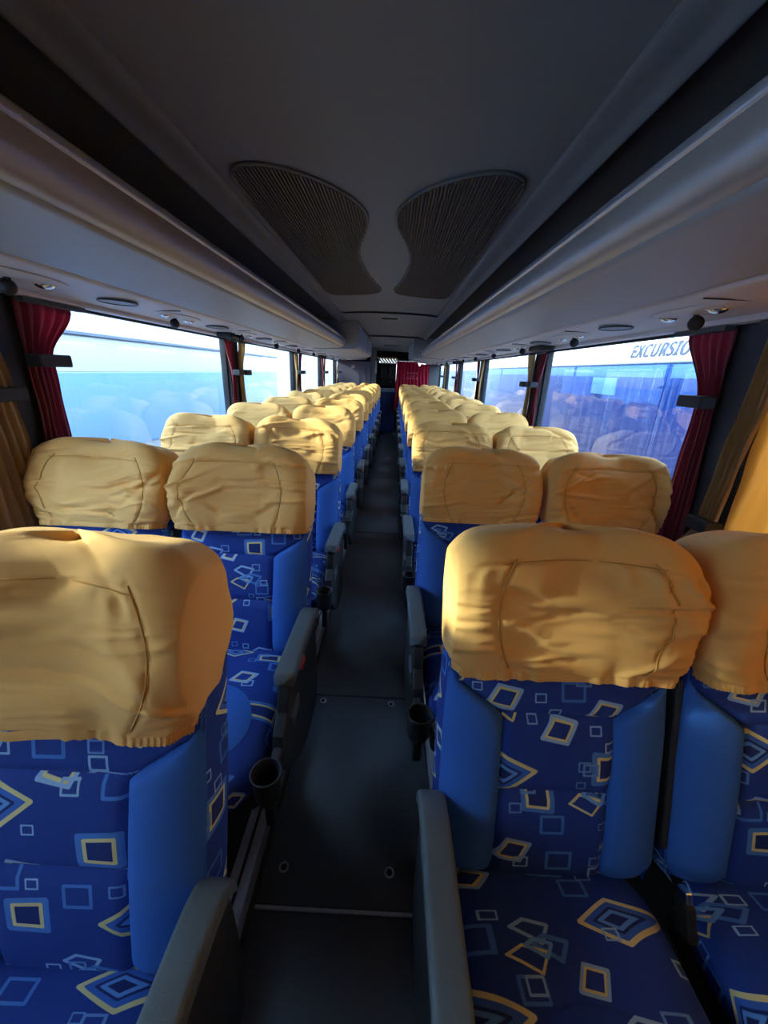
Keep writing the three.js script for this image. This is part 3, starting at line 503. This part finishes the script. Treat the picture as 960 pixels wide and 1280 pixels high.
// ------------------------------------------------------------------ rear end: toilet cabin, galley, red curtain
{
  const c = thing('toilet_cabin', 'grey violet toilet cabin closing the end of the aisle', 'cabin');
  mesh('front_wall', slab(-HW + 0.008, -0.42, Y0, 1.635, -8.95, -9.0, 0.004), M.cabin, c);
  mesh('side_wall', slab(-0.46, -0.40, 0.0, CEIL - 0.045, -9.0, -10.5, 0.004), M.wall, c);
  mesh('corner_post', slab(-0.455, -0.33, 0.0, CEIL - 0.045, -8.95, -9.12, 0.012), M.rackDark, c);
  for (const x of [-0.55, -0.68]) mesh('panel_joint', slab(x, x + 0.006, 0.3, 1.5, -8.944, -8.951), M.wall, c);
  const st = mesh('sticker', slab(-0.86, -0.80, 1.50, 1.56, -8.943, -8.951, 0.002), M.service, c); st.userData.label = 'small white sticker';
  mesh('sticker_emblem', new THREE.CircleGeometry(0.016, 16).translate(-0.83, 1.535, -8.942), M.red, st);
  mesh('notice_strip', slab(-0.345, -0.31, 1.40, 1.66, -8.94, -8.952, 0.003), M.rack, c);
  const g = thing('galley_cabinet', 'dark blue galley cabinet with machine panels beside the red curtain', 'cabinet');
  mesh('body', slab(-0.30, 0.11, 0.0, 0.98, -10.05, -10.5, 0.006), S({ color: 0x27407a, roughness: 0.6 }), g);
  mesh('counter', slab(-0.31, 0.1, 0.98, 1.05, -10.0, -10.5, 0.006), S({ color: 0x7488a8, roughness: 0.5 }), g);
  mesh('upper_body', slab(-0.30, 0.11, 1.10, 1.62, -10.3, -10.55, 0.006), M.black, g);
  for (const x of [-0.19, 0.01]) {
    const d = mesh('machine_panel', slab(x - 0.07, x + 0.07, 1.30, 1.58, -10.29, -10.301, 0.003), M.steel, g);
    mesh('knob', new THREE.SphereGeometry(0.018, 12, 8).translate(x, 1.22, -10.28), M.chrome, d);
    mesh('panel_key', slab(x - 0.02, x + 0.02, 1.34, 1.38, -10.285, -10.292, 0.002), M.black, d);
  }
  const sl = thing('slatted_blind', 'pale yellow diagonal slats across the high window over the cabinet', 'blind');
  const yel = S({ color: 0xf0e0a0, roughness: 0.7 });
  for (let k = 0; k < 7; k++) { const x = -0.3 + k * 0.075; mesh('slat', rbox(0.044, 0.20, 0.012, 0.003).rotateZ(0.75).translate(x, 1.72, REAR + 0.02), yel, sl); }
  // red curtain with three lines of pale stitched lettering (unreadable at this size)
  const rc = thing('red_curtain', 'crimson red curtain with pale stitched lettering across the rear window', 'curtain');
  const tex = canvasTex(512, 512, (k, W) => {
    k.fillStyle = '#ffffff'; k.fillRect(0, 0, W, W);
  });
  mesh('cloth', grid((u, w) => { const y = lerp(1.70 - 0.05 * Math.max(0, Math.sin(u * Math.PI * 3.0)) * (u > 0.45 ? 1 : 0) - (u > 0.62 && u < 0.74 ? 0.09 * Math.sin((u - 0.62) / 0.12 * Math.PI) : 0), 0.55, w), x = lerp(0.13, 0.93, u); return [x - 0.03 * w * (1 - u), y, -10.0 + 0.022 * Math.sin(u * 62 + N(u * 5, w * 3, 3) * 2) + 0.02 * N(u * 4, w * 4, 1), u, w]; }, 180, 40), M.redCloth, rc);
  const R = rng(4), marks = [];
  for (const [y, n, w] of [[1.44, 7, 0.24], [1.375, 2, 0.06], [1.315, 6, 0.25]]) for (let i = 0; i < n; i++) { const x = 0.50 + (i - (n - 1) / 2) * (w / Math.max(n - 1, 1)); marks.push(slab(x - 0.004, x + 0.004, y - 0.02, y + 0.02, -9.955, -9.957)); marks.push(slab(x - 0.004, x + 0.014, y + (R() - 0.5) * 0.03, y + 0.006 + (R() - 0.5) * 0.03, -9.955, -9.957)); }
  mesh('stitched_lettering', mergeGeometries(marks), S({ color: 0xe0a8b0, roughness: 0.9 }), rc);
  mesh('curtain_rod', new THREE.CylinderGeometry(0.008, 0.008, 0.9, 10).rotateZ(Math.PI / 2).translate(0.53, 1.71, -10.0), M.steel, rc);
  const b = structure('trim_3', 'dark partition panel behind the last curtain side seats', 'panel');
  mesh('panel', slab(0.92, HW, 0.0, 1.66, -10.0, -10.06), M.rackDark, b);
}

// ------------------------------------------------------------------ outside
const GY = -1.25;
{
  const g = structure('ground', 'pale concrete yard around the parked coaches', 'ground');
  mesh('yard', slab(-60, 60, GY - 0.1, GY, 30, -80), M.ground, g);
}
function neighbour(name, label, s, xFace, z0, z1, build) {
  const t = thing(name, label, 'coach', undefined, [0, 0, 0]);
  const xo = xFace + s * 2.5, q = (x) => xFace + s * x;
  const out = [[q(0.03), GY + 0.35], [q(0), GY + 0.6], [q(0), 1.70], [q(0.03), 1.86], [q(0.12), 2.02], [q(0.3), 2.10], [q(1.2), 2.14], [q(2.2), 2.10], [q(2.5), 1.8], [q(2.5), GY + 0.35]];
  const body = extrudeZ(s > 0 ? out : out.slice().reverse(), z1, z0);
  mesh('body', body, s > 0 ? M.busUpper : M.busWhite, t);
  for (const z of [lerp(z0, z1, 0.2), lerp(z0, z1, 0.75)]) { const w = mesh('wheel', new THREE.CylinderGeometry(0.5, 0.5, 0.3, 28).rotateZ(Math.PI / 2).translate(q(0.2), GY + 0.5, z), M.tyre, t); mesh('hub', new THREE.CylinderGeometry(0.25, 0.28, 0.32, 20).rotateZ(Math.PI / 2).translate(q(0.18), GY + 0.5, z), M.alu, w); }
  return t;
}
{
  const t = neighbour('parked_coach', 'pale blue and white coach parked outside the cabin side windows', -1, -2.85, 4.0, -10.2);
  mesh('drip_rail', slab(-2.85, -2.82, 1.655, 1.685, 4.0, -10.2, 0.004), M.busLine, t);
  mesh('window_band', slab(-2.85, -2.842, 0.55, 1.33, 3.8, -10.1, 0.003), M.busBlue, t);
  mesh('upper_band', slab(-2.85, -2.846, 1.34, 1.65, 3.9, -10.15, 0.003), M.busWhite, t);
}
{
  const t = neighbour('parked_coach', 'white coach with blue tinted windows and dark lettering, parked outside the curtain side', 1, 2.87, 2.5, -13.0);
  mesh('drip_rail', slab(2.84, 2.87, 1.645, 1.665, 2.5, -13, 0.004), M.busLine, t);
  const nW = 7, w = 2.15;
  for (let i = 0; i < nW; i++) {
    const a = 2.2 - i * w;
    const p = mesh('tinted_window', slab(2.86, 2.868, 0.25, 1.64, a, a - w + 0.007, 0.003), M.busGlass, t);
    mesh('window_shade', slab(2.855, 2.861, 1.50, 1.63, a - 0.03, a - w + 0.06, 0.002), M.busGlassPale, p);
  }
  mesh('window_panel', slab(2.84, 2.856, 1.28, 1.49, -5.15, -5.75, 0.003), S({ color: 0x5a8ccc, roughness: 0.3 }), t).userData.label = 'pale blue window panel';
  const font = await new FontLoader().loadAsync('fonts/droid/droid_sans_bold.typeface.json');
  const txt = new TextGeometry('EXCURSIO', { font, size: 0.135, depth: 0.004, curveSegments: 5 });
  txt.computeBoundingBox(); const bw = txt.boundingBox.max.x;
  txt.applyMatrix4(new THREE.Matrix4().makeShear(0, 0, 0.42, 0, 0, 0));
  txt.scale(0.98 / bw, 1, 1).rotateY(Math.PI / 2 * -1).translate(2.868, 1.715, -5.04);
  mesh('lettering', txt, S({ color: 0x30384c, roughness: 0.5 }), t).userData.label = 'slanted dark letters EXCURSIO';
}
{
  const t = neighbour('parked_coach', 'white coach parked nose to tail behind the lettered coach', 1, 2.9, -13.8, -26);
  for (let i = 0; i < 5; i++) mesh('tinted_window', slab(2.89, 2.898, 0.3, 1.62, -14.2 - i * 2.3, -16.45 - i * 2.3, 0.003), M.busGlass, t);
}
{
  const b = thing('yard_building', 'low blue grey workshop building beyond the cabin side windows', 'building');
  const bm = S({ color: 0xaaa7a2, roughness: 0.9 });
  mesh('wall', slab(-22, -13, GY, 4.2, -9, -40), bm, b);
  mesh('roof', slab(-22.4, -12.6, 4.2, 4.5, -8.6, -40.4, 0.05), S({ color: 0x7a7672, roughness: 0.8 }), b);
  for (let i = 0; i < 8; i++) for (const y of [0, 2.2]) mesh('window', slab(-12.98, -12.95, y, y + 1.2, -10.5 - i * 3.3, -12.3 - i * 3.3), M.busGlass, b);
  const e = thing('depot_wall', 'long pale depot wall closing the far end of the yard', 'building');
  mesh('wall', slab(-45, -4, GY, 3.6, -27, -28), S({ color: 0xc2bcb2, roughness: 0.9 }), e);
  mesh('coping', slab(-45.1, -3.9, 3.6, 3.8, -26.9, -28.1, 0.03), S({ color: 0x9a958c, roughness: 0.9 }), e);
  for (let i = 0; i < 6; i++) mesh('shutter_door', slab(-8 - i * 5, -11 - i * 5, GY, 1.9, -26.95, -27.0, 0.01), S({ color: 0x5a6ca0, roughness: 0.7 }), e);
  const tr = thing('yard_tree', 'leafy tree standing beyond the workshop in the yard', 'tree', undefined, [-10.5, GY, -19]);
  mesh('trunk', new THREE.CylinderGeometry(0.12, 0.2, 2.6, 10).translate(0, 1.3, 0), S({ color: 0x4a3a2c, roughness: 0.9 }), tr);
  const R = rng(12), leaf = new THREE.PlaneGeometry(0.3, 0.16), lm = P({ color: 0x3f5a3c, roughness: 0.9, side: THREE.DoubleSide }), n = 1500, im = new THREE.InstancedMesh(leaf, lm, n), o = new THREE.Object3D();
  for (let i = 0; i < n; i++) { const a = R() * 6.28, ph = Math.acos(2 * R() - 1), r = 1.5 * Math.cbrt(R()) * (0.8 + 0.3 * Math.sin(a * 3)); o.position.set(r * Math.sin(ph) * Math.cos(a), 3.4 + r * Math.cos(ph) * 0.8, r * Math.sin(ph) * Math.sin(a)); o.rotation.set(R() * 3, R() * 6, R() * 3); o.updateMatrix(); im.setMatrixAt(i, o.matrix); }
  im.name = 'foliage'; im.userData.kind = 'stuff'; shadow(im); tr.add(im);
}

scene.traverse((o) => { if (o.isMesh) shadow(o); });
renderer.render(scene, camera);
